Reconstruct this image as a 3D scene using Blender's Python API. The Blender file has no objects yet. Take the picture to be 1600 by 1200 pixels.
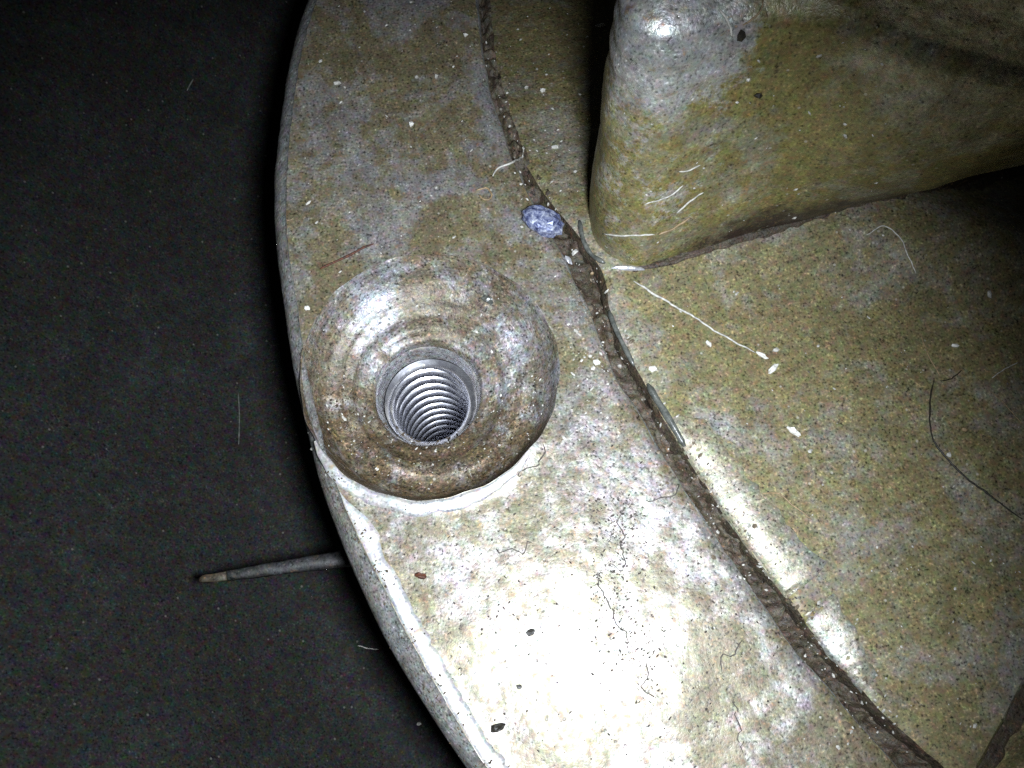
import bpy, bmesh, math, random
import numpy as np
from mathutils import Vector, Matrix, noise
from mathutils.geometry import delaunay_2d_cdt
from mathutils.bvhtree import BVHTree

random.seed(7)
rng = np.random.default_rng(7)
S = bpy.context.scene
S.unit_settings.scale_length = 0.005           # one unit is about 5 mm: an inspection-camera close-up
COL = S.collection

# ------------------------------------------------------------------ camera
H = 14.0                                       # lens height above the flange face
F = 1386.0                                     # focal length in photo pixels (1600 wide)
FOOT = (810.0, 1050.0)                         # photo pixel straight below the lens
d = Vector((FOOT[0] - 800, -(FOOT[1] - 600), -F)).normalized()
zc = -d
xc = Vector((1, 0, 0)); xc = (xc - zc * xc.dot(zc)).normalized()
yc = zc.cross(xc)
R = Matrix((xc, yc, zc))                       # camera space -> world
cam_data = bpy.data.cameras.new('camera')
cam_data.sensor_width = 36.0
cam_data.lens = F / 1600 * 36.0
cam_data.clip_start = 0.05
cam_data.clip_end = 200
cam = bpy.data.objects.new('camera', cam_data)
COL.objects.link(cam)
CP = Vector((0, 0, H))
cam.matrix_world = Matrix.Translation(CP) @ R.to_4x4()
S.camera = cam

def ray(px, py):
    return (R @ Vector(((px - 800) / F, -(py - 600) / F, -1))).normalized()
def P(px, py, z=0.0):
    w = ray(px, py)
    return CP + w * ((z - H) / w.z)
def P2(px, py, z=0.0):
    p = P(px, py, z); return (p.x, p.y)

# ------------------------------------------------------------------ world + the probe's LED
world = bpy.data.worlds.new('World'); S.world = world
world.use_nodes = True
bg = world.node_tree.nodes['Background']
bg.inputs['Color'].default_value = (0.5, 0.55, 0.6, 1)
bg.inputs['Strength'].default_value = 0.012
S.view_settings.view_transform = 'Standard'
S.view_settings.look = 'None'
S.view_settings.exposure = 0.0
S.view_settings.gamma = 1.0

def spot(name, loc, target, energy, size, blend, radius, color):
    l = bpy.data.lights.new(name, 'SPOT')
    l.energy = energy; l.spot_size = math.radians(size); l.spot_blend = blend
    l.shadow_soft_size = radius; l.color = color
    o = bpy.data.objects.new(name, l); COL.objects.link(o)
    o.location = loc
    o.rotation_euler = (Vector(target) - Vector(loc)).to_track_quat('-Z', 'Y').to_euler()
    return o
spot('probe_led', (1.7, -0.3, 13.8), P(690, 830), 23500, 83, 1.0, 1.0, (0.885, 0.955, 1.04))

# ------------------------------------------------------------------ materials
def mat(name): 
    m = bpy.data.materials.new(name); m.use_nodes = True
    nt = m.node_tree; nt.nodes.clear()
    return m, nt
def N(nt, t, **kw):
    n = nt.nodes.new(t)
    for k, v in kw.items():
        setattr(n, k, v)
    return n
def ramp(nt, src, stops, interp='LINEAR'):
    r = N(nt, 'ShaderNodeValToRGB'); cr = r.color_ramp; cr.interpolation = interp
    while len(cr.elements) < len(stops): cr.elements.new(0.5)
    for e, (p, c) in zip(cr.elements, stops):
        e.position = p
        e.color = (c, c, c, 1) if isinstance(c, (int, float)) else (*c, 1)
    nt.links.new(src, r.inputs['Fac'])
    return r.outputs['Color']
def mix(nt, a, b, fac, mode='MIX'):
    m = N(nt, 'ShaderNodeMix', data_type='RGBA', blend_type=mode)
    for sock, v in ((m.inputs[0], fac), (m.inputs[6], a), (m.inputs[7], b)):
        if isinstance(v, (int, float)): sock.default_value = v
        elif isinstance(v, tuple): sock.default_value = (*v, 1)
        else: nt.links.new(v, sock)
    return m.outputs[2]
def nz(nt, co, scale, detail=3, rough=0.55, out='Fac', dist=0.0):
    n = N(nt, 'ShaderNodeTexNoise')
    n.inputs['Scale'].default_value = scale; n.inputs['Detail'].default_value = detail
    n.inputs['Roughness'].default_value = rough; n.inputs['Distortion'].default_value = dist
    nt.links.new(co, n.inputs['Vector'])
    return n.outputs[out]

def grime(name, clean, dirt, rust, dirt_amt=0.5, metal=0.5, rough=0.45, grain=1.0, bump=0.16,
          speck=0.6, chroma=0.25, off=(0, 0, 0), patch=0.55, spec=0.5, streak_rot=0.4, streak_amt=1.0, rings=None, wear=False, soil_shade=(0.045, 0.030, 0.022)):
    """old oily metal: clean grey metal under uneven olive film, rust freckles, dark pits and pale grit"""
    m, nt = mat(name)
    L = nt.links
    tc = N(nt, 'ShaderNodeTexCoord')
    mp = N(nt, 'ShaderNodeMapping'); mp.inputs['Location'].default_value = off
    L.new(tc.outputs['Object'], mp.inputs['Vector']); co = mp.outputs['Vector']
    big = nz(nt, co, patch, 6, 0.62, dist=0.6)
    mid = nz(nt, co, 3.1, 5, 0.65)
    fine = nz(nt, co, 12.0, 3, 0.65)
    fine2 = nz(nt, co, 24.0, 1, 0.5)
    hue = nz(nt, co, 8.0, 2, 0.6, out='Color')
    # film of oil and dirt
    bm_ = N(nt, 'ShaderNodeMath', operation='MULTIPLY_ADD'); L.new(mid, bm_.inputs[0]); bm_.inputs[1].default_value = 0.55
    L.new(big, bm_.inputs[2])
    lo = 0.98 - dirt_amt * 0.62
    film = ramp(nt, bm_.outputs[0], [(max(0, lo - 0.16), 0.0), (min(1, lo + 0.16), 1.0)])
    if wear:                                  # where the piece is rubbed bare, and where oily dirt and painted shade darken it: stored on the mesh
        masks = []
        for an in ('wear', 'soil_shade'):
            at = N(nt, 'ShaderNodeAttribute', attribute_name=an)
            ad = N(nt, 'ShaderNodeMath', operation='MULTIPLY_ADD'); L.new(nz(nt, co, 2.2, 8, 0.75), ad.inputs[0]); ad.inputs[1].default_value = 1.1
            L.new(at.outputs['Fac'], ad.inputs[2])
            masks.append(ramp(nt, ad.outputs[0], [(0.72, 0.0), (0.98, 1.0)]))
        film = mix(nt, film, (0.0, 0.0, 0.0), masks[0])
    col = mix(nt, clean, dirt, film)
    if wear:
        col = mix(nt, col, (0.50, 0.50, 0.48), masks[0]); col = mix(nt, col, soil_shade, masks[1])
    rs = ramp(nt, nz(nt, co, 6.0, 4, 0.7), [(0.56, 0.0), (0.68, 0.8)])
    col = mix(nt, col, rust, rs)
    # colour freckles
    hs = N(nt, 'ShaderNodeHueSaturation'); hs.inputs['Saturation'].default_value = 1.7
    hs.inputs['Value'].default_value = 1.0
    L.new(hue, hs.inputs['Color'])
    col = mix(nt, col, hs.outputs['Color'], chroma, 'SOFT_LIGHT')
    # grain: factors are stored halved and doubled afterwards, a colour ramp stays within 0..1
    g = ramp(nt, fine, [(0.28, 0.5 - 0.40 * grain), (0.43, 0.5), (0.58, 0.5), (0.73, min(1, 0.5 + 0.44 * grain))])
    g2 = ramp(nt, fine2, [(0.27, 0.5 - 0.30 * grain), (0.43, 0.5), (0.58, 0.5), (0.73, min(1, 0.5 + 0.32 * grain))])
    calm = ramp(nt, nz(nt, co, 1.1, 4, 0.6), [(0.40, 0.50), (0.60, 1.0)])      # grain comes and goes in patches
    g = mix(nt, (0.5, 0.5, 0.5), g, calm)
    cloud = ramp(nt, nz(nt, co, 1.7, 9, 0.72, dist=0.3), [(0.30, 0.5 - 0.14), (0.5, 0.5), (0.70, 0.5 + 0.15)])
    st = N(nt, 'ShaderNodeMapping', vector_type='TEXTURE'); st.inputs['Rotation'].default_value = (0, 0, streak_rot); st.inputs['Scale'].default_value = (0.9, 0.13, 0.9)
    L.new(co, st.inputs['Vector'])
    streak = ramp(nt, nz(nt, st.outputs['Vector'], 1.0, 5, 0.7), [(0.32, 0.5 - 0.10 * streak_amt), (0.5, 0.5), (0.68, 0.5 + 0.12 * streak_amt)])
    gm = mix(nt, mix(nt, g, g2, 1.0, 'MULTIPLY'), mix(nt, cloud, streak, 1.0, 'MULTIPLY'), 1.0, 'MULTIPLY')
    sc4 = N(nt, 'ShaderNodeVectorMath', operation='SCALE'); sc4.inputs['Scale'].default_value = 16.0
    L.new(gm, sc4.inputs[0])
    col = mix(nt, col, sc4.outputs[0], 1.0, 'MULTIPLY')
    if rings is not None:                                                     # turning marks round an axis
        rm = N(nt, 'ShaderNodeVectorMath', operation='SUBTRACT'); L.new(tc.outputs['Object'], rm.inputs[0]); rm.inputs[1].default_value = (*rings, 0)
        rxy = N(nt, 'ShaderNodeVectorMath', operation='MULTIPLY'); L.new(rm.outputs[0], rxy.inputs[0]); rxy.inputs[1].default_value = (1, 1, 0)
        rl = N(nt, 'ShaderNodeVectorMath', operation='LENGTH'); L.new(rxy.outputs[0], rl.inputs[0])
        rn = N(nt, 'ShaderNodeVectorMath', operation='NORMALIZE'); L.new(rxy.outputs[0], rn.inputs[0])
        rc = N(nt, 'ShaderNodeVectorMath', operation='MULTIPLY_ADD'); L.new(rn.outputs[0], rc.inputs[0]); rc.inputs[1].default_value = (0.9, 0.9, 0)
        rz = N(nt, 'ShaderNodeCombineXYZ'); rr2 = N(nt, 'ShaderNodeMath', operation='MULTIPLY'); L.new(rl.outputs['Value'], rr2.inputs[0]); rr2.inputs[1].default_value = 7.0
        L.new(rr2.outputs[0], rz.inputs['Z']); L.new(rz.outputs[0], rc.inputs[2])
        rg = ramp(nt, nz(nt, rc.outputs[0], 1.6, 4, 0.65), [(0.34, 0.28), (0.48, 0.5), (0.58, 0.52), (0.70, 0.9)])
        s2 = N(nt, 'ShaderNodeVectorMath', operation='SCALE'); s2.inputs['Scale'].default_value = 2.0; L.new(rg, s2.inputs[0])
        col = mix(nt, col, s2.outputs[0], 1.0, 'MULTIPLY')
    # pits and grit
    vo = N(nt, 'ShaderNodeTexVoronoi'); vo.inputs['Scale'].default_value = 7.0
    L.new(co, vo.inputs['Vector'])
    pit = ramp(nt, vo.outputs['Distance'], [(0.10, 1.0), (0.2, 0.0)])
    sep = N(nt, 'ShaderNodeSeparateColor'); L.new(vo.outputs['Color'], sep.inputs[0])
    seld = ramp(nt, sep.outputs[0], [(0.55, 0.0), (0.6, 1.0)])
    mk = N(nt, 'ShaderNodeMath', operation='MULTIPLY'); L.new(pit, mk.inputs[0]); L.new(seld, mk.inputs[1])
    mk2 = N(nt, 'ShaderNodeMath', operation='MULTIPLY'); L.new(mk.outputs[0], mk2.inputs[0]); mk2.inputs[1].default_value = speck
    col = mix(nt, col, (0.012, 0.010, 0.008), mk2.outputs[0])
    vw = N(nt, 'ShaderNodeTexVoronoi'); vw.inputs['Scale'].default_value = 5.3
    L.new(co, vw.inputs['Vector'])
    sw = N(nt, 'ShaderNodeSeparateColor'); L.new(vw.outputs['Color'], sw.inputs[0])
    grit = ramp(nt, vw.outputs['Distance'], [(0.09, 1.0), (0.16, 0.0)])
    selw = ramp(nt, sw.outputs[1], [(0.80, 0.0), (0.83, 1.0)])
    mw = N(nt, 'ShaderNodeMath', operation='MULTIPLY'); L.new(grit, mw.inputs[0]); L.new(selw, mw.inputs[1])
    mw2 = N(nt, 'ShaderNodeMath', operation='MULTIPLY'); L.new(mw.outputs[0], mw2.inputs[0]); mw2.inputs[1].default_value = speck * 0.8
    col = mix(nt, col, (0.55, 0.52, 0.45), mw2.outputs[0])

    bs = N(nt, 'ShaderNodeBsdfPrincipled')
    L.new(col, bs.inputs['Base Color']); bs.inputs['Specular IOR Level'].default_value = spec
    # metal shows where the film is thin
    mt = N(nt, 'ShaderNodeMapRange'); L.new(film, mt.inputs[0])
    mt.inputs['To Min'].default_value = min(1, metal * 1.25); mt.inputs['To Max'].default_value = metal * 0.25
    L.new(mt.outputs[0], bs.inputs['Metallic'])
    rr = N(nt, 'ShaderNodeMapRange'); L.new(fine, rr.inputs[0])
    rr.inputs['From Min'].default_value = 0.3; rr.inputs['From Max'].default_value = 0.7
    rr.inputs['To Min'].default_value = max(0.05, rough - 0.10); rr.inputs['To Max'].default_value = rough + 0.12
    L.new(rr.outputs[0], bs.inputs['Roughness'])
    hsum = N(nt, 'ShaderNodeMath', operation='MULTIPLY_ADD'); L.new(fine, hsum.inputs[0]); hsum.inputs[1].default_value = 0.6
    L.new(mid, hsum.inputs[2])
    hs2 = N(nt, 'ShaderNodeMath', operation='SUBTRACT'); L.new(hsum.outputs[0], hs2.inputs[0]); L.new(mk2.outputs[0], hs2.inputs[1])
    bp = N(nt, 'ShaderNodeBump'); bp.inputs['Strength'].default_value = bump; bp.inputs['Distance'].default_value = 0.06
    L.new(hs2.outputs[0], bp.inputs['Height']); L.new(bp.outputs[0], bs.inputs['Normal'])
    out = N(nt, 'ShaderNodeOutputMaterial'); L.new(bs.outputs[0], out.inputs[0])
    return m

def plain(name, c, c2=None, metal=0.0, rough=0.5, scale=12.0, bump=0.2):
    m, nt = mat(name); L = nt.links
    tc = N(nt, 'ShaderNodeTexCoord'); co = tc.outputs['Object']
    n = nz(nt, co, scale, 3, 0.6)
    col = mix(nt, c, c2 or tuple(v * 0.55 for v in c), ramp(nt, n, [(0.38, 0.0), (0.62, 1.0)]))
    bs = N(nt, 'ShaderNodeBsdfPrincipled'); L.new(col, bs.inputs['Base Color'])
    bs.inputs['Metallic'].default_value = metal; bs.inputs['Roughness'].default_value = rough
    bp = N(nt, 'ShaderNodeBump'); bp.inputs['Strength'].default_value = bump; bp.inputs['Distance'].default_value = 0.05
    L.new(n, bp.inputs['Height']); L.new(bp.outputs[0], bs.inputs['Normal'])
    out = N(nt, 'ShaderNodeOutputMaterial'); L.new(bs.outputs[0], out.inputs[0])
    return m

BORE_AXIS = P2(670, 580, 0.0)
OLIVE = (0.105, 0.088, 0.030)
BROWN = (0.075, 0.042, 0.018)
M_ring  = grime('flange_metal', (0.41, 0.405, 0.425), (0.145, 0.124, 0.072), (0.12, 0.07, 0.035), dirt_amt=0.51, metal=0.62, rough=0.40, bump=0.13, streak_rot=-1.2, streak_amt=0.9, chroma=0.22, grain=1.0)
M_rim   = grime('rim_metal', (0.46, 0.47, 0.47), (0.24, 0.23, 0.20), BROWN, dirt_amt=0.35, metal=0.5, rough=0.5, off=(5, 3, 1))
M_bore  = grime('counterbore_metal', (0.47, 0.49, 0.54), (0.15, 0.125, 0.085), (0.12, 0.075, 0.04), dirt_amt=0.47, metal=0.52, rough=0.48, bump=0.34, grain=1.25, off=(2, 8, 3), patch=0.9, rings=tuple(BORE_AXIS), wear=True, soil_shade=(0.095, 0.068, 0.035))
M_plate = grime('cast_metal', (0.275, 0.265, 0.25), (0.175, 0.150, 0.070), (0.14, 0.09, 0.045), dirt_amt=0.55, metal=0.2, rough=0.52, off=(9, 1, 4))
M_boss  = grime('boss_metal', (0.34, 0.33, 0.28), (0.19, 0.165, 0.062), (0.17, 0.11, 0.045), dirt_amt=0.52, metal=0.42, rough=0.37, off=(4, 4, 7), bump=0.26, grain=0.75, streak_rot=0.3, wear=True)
M_lip = grime('polished_lip_metal', (0.52, 0.52, 0.53), (0.40, 0.39, 0.36), (0.3, 0.22, 0.14), dirt_amt=0.3, metal=0.5, rough=0.42, off=(7, 7, 1), grain=0.45, speck=0.3, bump=0.06)
M_groove = grime('groove_dirt', (0.11, 0.09, 0.065), (0.055, 0.042, 0.026), (0.075, 0.04, 0.022), dirt_amt=0.6, metal=0.05, rough=0.6, bump=0.8, off=(1, 7, 2))
M_land  = grime('worn_edge_metal', (0.34, 0.33, 0.31), (0.22, 0.205, 0.14), (0.16, 0.11, 0.06), dirt_amt=0.45, metal=0.45, rough=0.40, grain=1.1, off=(3, 3, 3))
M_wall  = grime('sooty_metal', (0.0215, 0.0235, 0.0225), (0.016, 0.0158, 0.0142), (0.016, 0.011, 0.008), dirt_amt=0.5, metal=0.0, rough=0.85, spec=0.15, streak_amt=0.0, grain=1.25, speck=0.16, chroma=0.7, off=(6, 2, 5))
M_thread = plain('bright_thread_metal', (0.90, 0.91, 0.95), (0.66, 0.66, 0.73), metal=0.95, rough=0.25, scale=6, bump=0.08)

# ------------------------------------------------------------------ mesh helpers
def link(name, me, m=None, parent=None, smooth=True):
    o = bpy.data.objects.new(name, me); COL.objects.link(o)
    if m: me.materials.append(m)
    if parent: o.parent = parent
    if smooth:
        me.polygons.foreach_set('use_smooth', [True] * len(me.polygons))
    return o
def mesh(name, vs, fs):
    me = bpy.data.meshes.new(name); me.from_pydata([tuple(v) for v in vs], [], fs); me.update()
    return me
def empty(name, label, cat, loc=(0, 0, 0), group=None):
    o = bpy.data.objects.new(name, None); COL.objects.link(o); o.location = loc
    o.empty_display_size = 0.3
    tag(o, label, cat, group); return o
def tag(o, label, cat, group=None):
    o['label'] = label; o['category'] = cat
    if group: o['group'] = group
    return o
def part(name, me, m, parent, smooth=True):
    o = link(name, me, m, None, smooth)
    o.parent = parent
    o.matrix_parent_inverse = Matrix.Translation(parent.location).inverted() if parent.type == 'EMPTY' else Matrix()
    return o

def spline(pts, step=0.08):
    """Catmull-Rom through 2-D or 3-D points, resampled evenly"""
    A = np.array(pts, float)
    B = np.vstack([2 * A[0] - A[1], A, 2 * A[-1] - A[-2]])
    out = []
    for i in range(1, len(B) - 2):
        p0, p1, p2, p3 = B[i - 1], B[i], B[i + 1], B[i + 2]
        for t in np.linspace(0, 1, 24, endpoint=False):
            out.append(0.5 * ((2 * p1) + (-p0 + p2) * t + (2 * p0 - 5 * p1 + 4 * p2 - p3) * t * t + (-p0 + 3 * p1 - 3 * p2 + p3) * t ** 3))
    out.append(A[-1]); out = np.array(out)
    seg = np.r_[0, np.cumsum(np.linalg.norm(np.diff(out, axis=0), axis=1))]
    n = max(2, int(seg[-1] / step) + 1)
    s = np.linspace(0, seg[-1], n)
    return np.stack([np.interp(s, seg, out[:, k]) for k in range(out.shape[1])], 1)

def dist_poly(q, poly, closed=False):
    a = poly if not closed else poly; b = np.roll(poly, -1, 0)
    if not closed: a, b = poly[:-1], poly[1:]
    best = np.full(len(q), 1e9)
    for i in range(len(a)):
        e = b[i] - a[i]; L2 = max(e @ e, 1e-12)
        t = np.clip(((q - a[i]) @ e) / L2, 0, 1)
        dd = np.linalg.norm(q - (a[i] + t[:, None] * e), axis=1)
        best = np.minimum(best, dd)
    return best
def inside(q, poly):
    x, y = q[:, 0], q[:, 1]; r = np.zeros(len(q), bool); n = len(poly); j = n - 1
    for i in range(n):
        xi, yi = poly[i]; xj, yj = poly[j]
        c = ((yi > y) != (yj > y)) & (x < (xj - xi) * (y - yi) / ((yj - yi) if yj != yi else 1e-12) + xi)
        r ^= c; j = i
    return r
def fill(outer, holes, step, zf):
    """triangulated sheet inside outer and outside the holes, with jittered interior points"""
    lo, hi = outer.min(0), outer.max(0)
    gx, gy = np.meshgrid(np.arange(lo[0], hi[0], step), np.arange(lo[1], hi[1], step * 0.866))
    gx[1::2] += step / 2
    q = np.stack([gx.ravel(), gy.ravel()], 1) + rng.uniform(-0.2, 0.2, (gx.size, 2)) * step
    ok = inside(q, outer) & (dist_poly(q, outer, True) > step * 0.5)
    for h in holes: ok &= ~inside(q, h) & (dist_poly(q, h, True) > step * 0.5)
    q = q[ok]
    V = [tuple(p) for p in outer]; E = [(i, (i + 1) % len(outer)) for i in range(len(outer))]
    for h in holes:
        b = len(V); V += [tuple(p) for p in h]; E += [(b + i, b + (i + 1) % len(h)) for i in range(len(h))]
    V += [tuple(p) for p in q]
    vo, eo, fo, *_ = delaunay_2d_cdt([Vector(v) for v in V], E, [], 0, 1e-6)
    vo = np.array([tuple(v) for v in vo]); fo = np.array([f for f in fo])
    c = vo[fo].mean(1)
    k = inside(c, outer)
    for h in holes: k &= ~inside(c, h)
    fo = fo[k]
    a, b_, c_ = vo[fo[:, 0]], vo[fo[:, 1]], vo[fo[:, 2]]
    cr = (b_[:, 0] - a[:, 0]) * (c_[:, 1] - a[:, 1]) - (b_[:, 1] - a[:, 1]) * (c_[:, 0] - a[:, 0])
    fo[cr < 0] = fo[cr < 0][:, ::-1]
    z = zf(vo)
    return np.c_[vo, z], [tuple(int(i) for i in f) for f in fo]
def rows_mesh(rows, closed=False):
    """quads between successive rows of equal length"""
    n = len(rows[0]); vs = [v for r in rows for v in r]; fs = []
    for i in range(len(rows) - 1):
        for j in range(n if closed else n - 1):
            k = (j + 1) % n
            fs.append((i * n + j, i * n + k, (i + 1) * n + k, (i + 1) * n + j))
    return vs, fs
def nf(p, s, seed=0.0): return noise.noise(Vector((p[0] * s + seed, p[1] * s - seed, (p[2] if len(p) > 2 else 0) * s + 3.1)))
def nfa(q, s, seed=0.0): return np.array([nf(p, s, seed) for p in q])
def smooth01(x): x = np.clip(x, 0, 1); return x * x * (3 - 2 * x)
def offset_curve(c, dd):
    t = np.gradient(c, axis=0); t /= np.linalg.norm(t, axis=1)[:, None]
    return c + np.stack([t[:, 1], -t[:, 0]], 1) * (dd[:, None] if hasattr(dd, '__len__') else dd)

# ------------------------------------------------------------------ outlines measured off the place
RIM_PX = [(590, -190), (520, -80), (480, 0), (455, 80), (440, 170), (428, 280), (430, 380), (443, 480), (458, 580), (476, 660),
          (498, 750), (526, 830), (557, 905), (602, 1000), (652, 1085), (728, 1200), (850, 1360)]
RIM_W =  [14, 14, 16, 17, 18, 20, 20, 22, 22, 23, 26, 30, 36, 40, 38, 34, 34]
LEDGE_PX = [(728, -190), (736, -80), (744, 0), (752, 80), (766, 150), (783, 200), (805, 260), (835, 320), (872, 385), (893, 430), (920, 485),
            (940, 540), (962, 590), (1000, 650), (1042, 720), (1093, 800), (1160, 900), (1230, 1000), (1298, 1080), (1350, 1140),
            (1400, 1195), (1520, 1340)]
REDGE_PX = [(752, -190), (757, -80), (762, 0), (771, 80), (785, 140), (801, 190), (824, 245), (854, 300), (890, 350), (920, 390), (945, 435),
            (953, 480), (972, 530), (1000, 585), (1035, 650), (1078, 715), (1122, 780), (1176, 860), (1232, 932), (1292, 1012),
            (1342, 1072), (1400, 1132), (1460, 1185), (1620, 1330)]
rim_low = spline([P2(x, y, -0.40) for x, y in RIM_PX], 0.07)
rim_top = spline([P2(x + w, y, 0.0) for (x, y), w in zip(RIM_PX, RIM_W)], 0.07)
ledge = spline([P2(x, y, 0.0) for x, y in LEDGE_PX], 0.07)
redge = spline([P2(x, y, -0.25) for x, y in REDGE_PX], 0.07)
# nicks along the rim
rim_top += np.stack([0.018 * nfa(rim_top, 5.0, 2), 0.010 * nfa(rim_top, 6.0, 5)], 1)
ledge += np.stack([0.030 * nfa(ledge, 2.4, 7), 0.020 * nfa(ledge, 3.0, 9)], 1)
redge += np.stack([0.028 * nfa(redge, 2.6, 17), 0.020 * nfa(redge, 3.4, 19)], 1)

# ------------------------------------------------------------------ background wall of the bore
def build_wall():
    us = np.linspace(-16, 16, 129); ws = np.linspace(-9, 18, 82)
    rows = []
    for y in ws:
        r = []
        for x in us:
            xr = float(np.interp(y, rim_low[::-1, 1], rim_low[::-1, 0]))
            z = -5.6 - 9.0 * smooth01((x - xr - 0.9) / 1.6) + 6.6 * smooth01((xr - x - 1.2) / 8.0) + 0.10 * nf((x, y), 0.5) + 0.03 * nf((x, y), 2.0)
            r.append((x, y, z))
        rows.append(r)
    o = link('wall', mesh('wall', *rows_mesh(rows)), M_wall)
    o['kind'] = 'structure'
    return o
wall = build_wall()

# ------------------------------------------------------------------ flange ring
HC = np.array(P2(670, 580, 0.0))             # axis of the counterbore and the thread
RB = 2.17
NA = 128
ang = np.linspace(0, 2 * math.pi, NA, endpoint=False)
bore_edge = HC + RB * np.stack([np.cos(ang), np.sin(ang)], 1) * (1 + 0.008 * np.sin(3 * ang + 1) + 0.005 * np.sin(11 * ang) + 0.004 * np.sin(23 * ang + 2))[:, None]
def z_ring(q):
    q = np.asarray(q)[:, :2]
    dr = dist_poly(q, rim_top)
    low = smooth01((HC[1] - 1.2 - q[:, 1]) / 1.2)
    z = 0.075 * np.clip(1 - dr / 0.30, 0, 1) * low                  # raised lip on the lower rim
    rad = np.linalg.norm(q - HC, axis=1) - RB
    a = np.arctan2(q[:, 1] - HC[1], q[:, 0] - HC[0])
    side = smooth01((np.cos(a + math.radians(88)) - 0.30) / 0.45)
    z += 0.060 * np.clip(1 - rad / 0.24, 0, 1) * side                # burr thrown up at the lower side of the counterbore
    de = dist_poly(q, ledge)
    z -= 0.05 * np.clip(1 - de / 0.10, 0, 1)
    z += 0.020 * nfa(q, 0.9, 3) + 0.010 * nfa(q, 2.6, 4) + 0.006 * nfa(q, 6.0, 8)
    return z
flange = empty('flange', 'big curved flange ring of grimy grey metal with one threaded bolt hole', 'flange', (HC[0], HC[1], -3.0))
ring_outline = np.vstack([rim_top, ledge[::-1]])
vs, fs = fill(ring_outline, [bore_edge], 0.085, z_ring)
part('face', mesh('face', vs, fs), M_ring, flange)
# rim: chamfer and outer wall
n = max(len(rim_top), len(rim_low))
def resamp(c, n):
    s = np.r_[0, np.cumsum(np.linalg.norm(np.diff(c, axis=0), axis=1))]
    t = np.linspace(0, s[-1], n)
    return np.stack([np.interp(t, s, c[:, k]) for k in range(c.shape[1])], 1)
lo_ = resamp(rim_low, len(rim_top))
zt = z_ring(rim_top)
rows = []
for k, (t, dz) in enumerate(((0, 0), (0.12, -0.055), (0.35, -0.10), (0.7, -0.24), (0.9, -0.36), (1.0, -0.46), (1.0, -1.2), (0.97, -2.6), (0.95, -4.6))):
    c = rim_top * (1 - t) + lo_ * t
    w = 0.02 if 0 < t < 1 else 0.0
    rows.append([(p[0] + w * nf((*p, dz), 4, 1), p[1], (zt[i] if k == 0 else zt[i] * (1 - t)) + dz + (w * nf((*p, dz), 5, 11))) for i, p in enumerate(c)])
vs, fs = rows_mesh(rows)
part('rim', mesh('rim', vs, [f[::-1] for f in fs]), M_rim, flange)
# wall of the ring towards the groove
ze = z_ring(ledge)
rows = [[(p[0], p[1], ze[i]) for i, p in enumerate(ledge)]]
for dd, z in ((0.03, -0.10), (0.05, -0.3), (0.05, -1.2)):
    c = offset_curve(ledge, -dd)
    rows.append([(p[0] + 0.02 * nf((*p, z), 3), p[1], z) for p in c])
vs, fs = rows_mesh(rows)
part('groove_side', mesh('groove_side', vs, fs), M_rim, flange)

# polished lips: along the lower rim and round the lower side of the counterbore
def lip(name, line, wid, side):
    t = np.gradient(line, axis=0); t /= np.linalg.norm(t, axis=1)[:, None]; nn = np.stack([t[:, 1], -t[:, 0]], 1) * side
    rows = []
    for k, f in enumerate((0.0, 0.06, 0.35, 0.7, 0.95, 1.0)):
        q = line + nn * (f * wid * (1 + 0.25 * nfa(line, 1.7, 5) + 0.25 * nfa(line, 6, 6)))[:, None]
        z = z_ring(q)
        rows.append([(q[i][0], q[i][1], z[i] + (-0.02 if k in (0, 5) else 0.012)) for i in range(len(q))])
    vs, fs = rows_mesh(rows); me = mesh(name, vs, fs)
    bm = bmesh.new(); bm.from_mesh(me)
    if sum(f.normal.z for f in bm.faces) < 0: bmesh.ops.reverse_faces(bm, faces=bm.faces)
    bm.to_mesh(me); bm.free()
    return part(name, me, M_lip, flange)
yl = P2(540, 770)[1]
kk = np.where(rim_top[:, 1] < yl)[0]; rl = rim_top[kk]
ramp_w = 0.26 * smooth01(np.arange(len(rl)) / 14.0 + 0.15)
lip('lip', rl, ramp_w, -1 if rl[0][1] > rl[-1][1] else 1)
kb = np.where((ang > math.radians(212)) & (ang < math.radians(322)))[0]; bl = bore_edge[kb]
lip('lip', bl, 0.24 * np.sin(np.linspace(0.05, math.pi - 0.05, len(bl))) ** 0.5, 1)
# counterbore: sloping wall, floor with turning marks, second shallow step
HOLE = HC + np.array((-0.13, -0.05))
# radius, depth on the worn upper side, depth on the sharp lower side
prof = [(RB, None, None), (RB - 0.02, -0.04, -0.10), (RB - 0.05, -0.10, -0.26), (RB - 0.10, -0.18, -0.48), (RB - 0.17, -0.26, -0.66), (RB - 0.25, -0.40, -0.76), (RB - 0.34, -0.50, -0.81), (RB - 0.46, -0.57, -0.83)]
for i, r in enumerate(np.linspace(RB - 0.56, 1.36, 6)): prof.append((r, -0.61 - 0.030 * i + (0.024 if i % 2 else 0), -0.845 - 0.004 * i + (0.02 if i % 2 else 0)))
prof += [(1.32, -0.80, -0.90), (1.28, -0.87, -0.94), (1.22, -0.935, -0.985), (1.16, -0.97, -1.01)]
for i, r in enumerate(np.linspace(1.10, 0.98, 5)): prof.append((r, -0.985 - 0.014 * i + (0.010 if i % 2 else 0), -1.02 - 0.01 * i))
prof += [(0.955, -1.10, -1.12), (0.94, -1.22, -1.22)]
zb = z_ring(bore_edge)
rows = []
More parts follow.
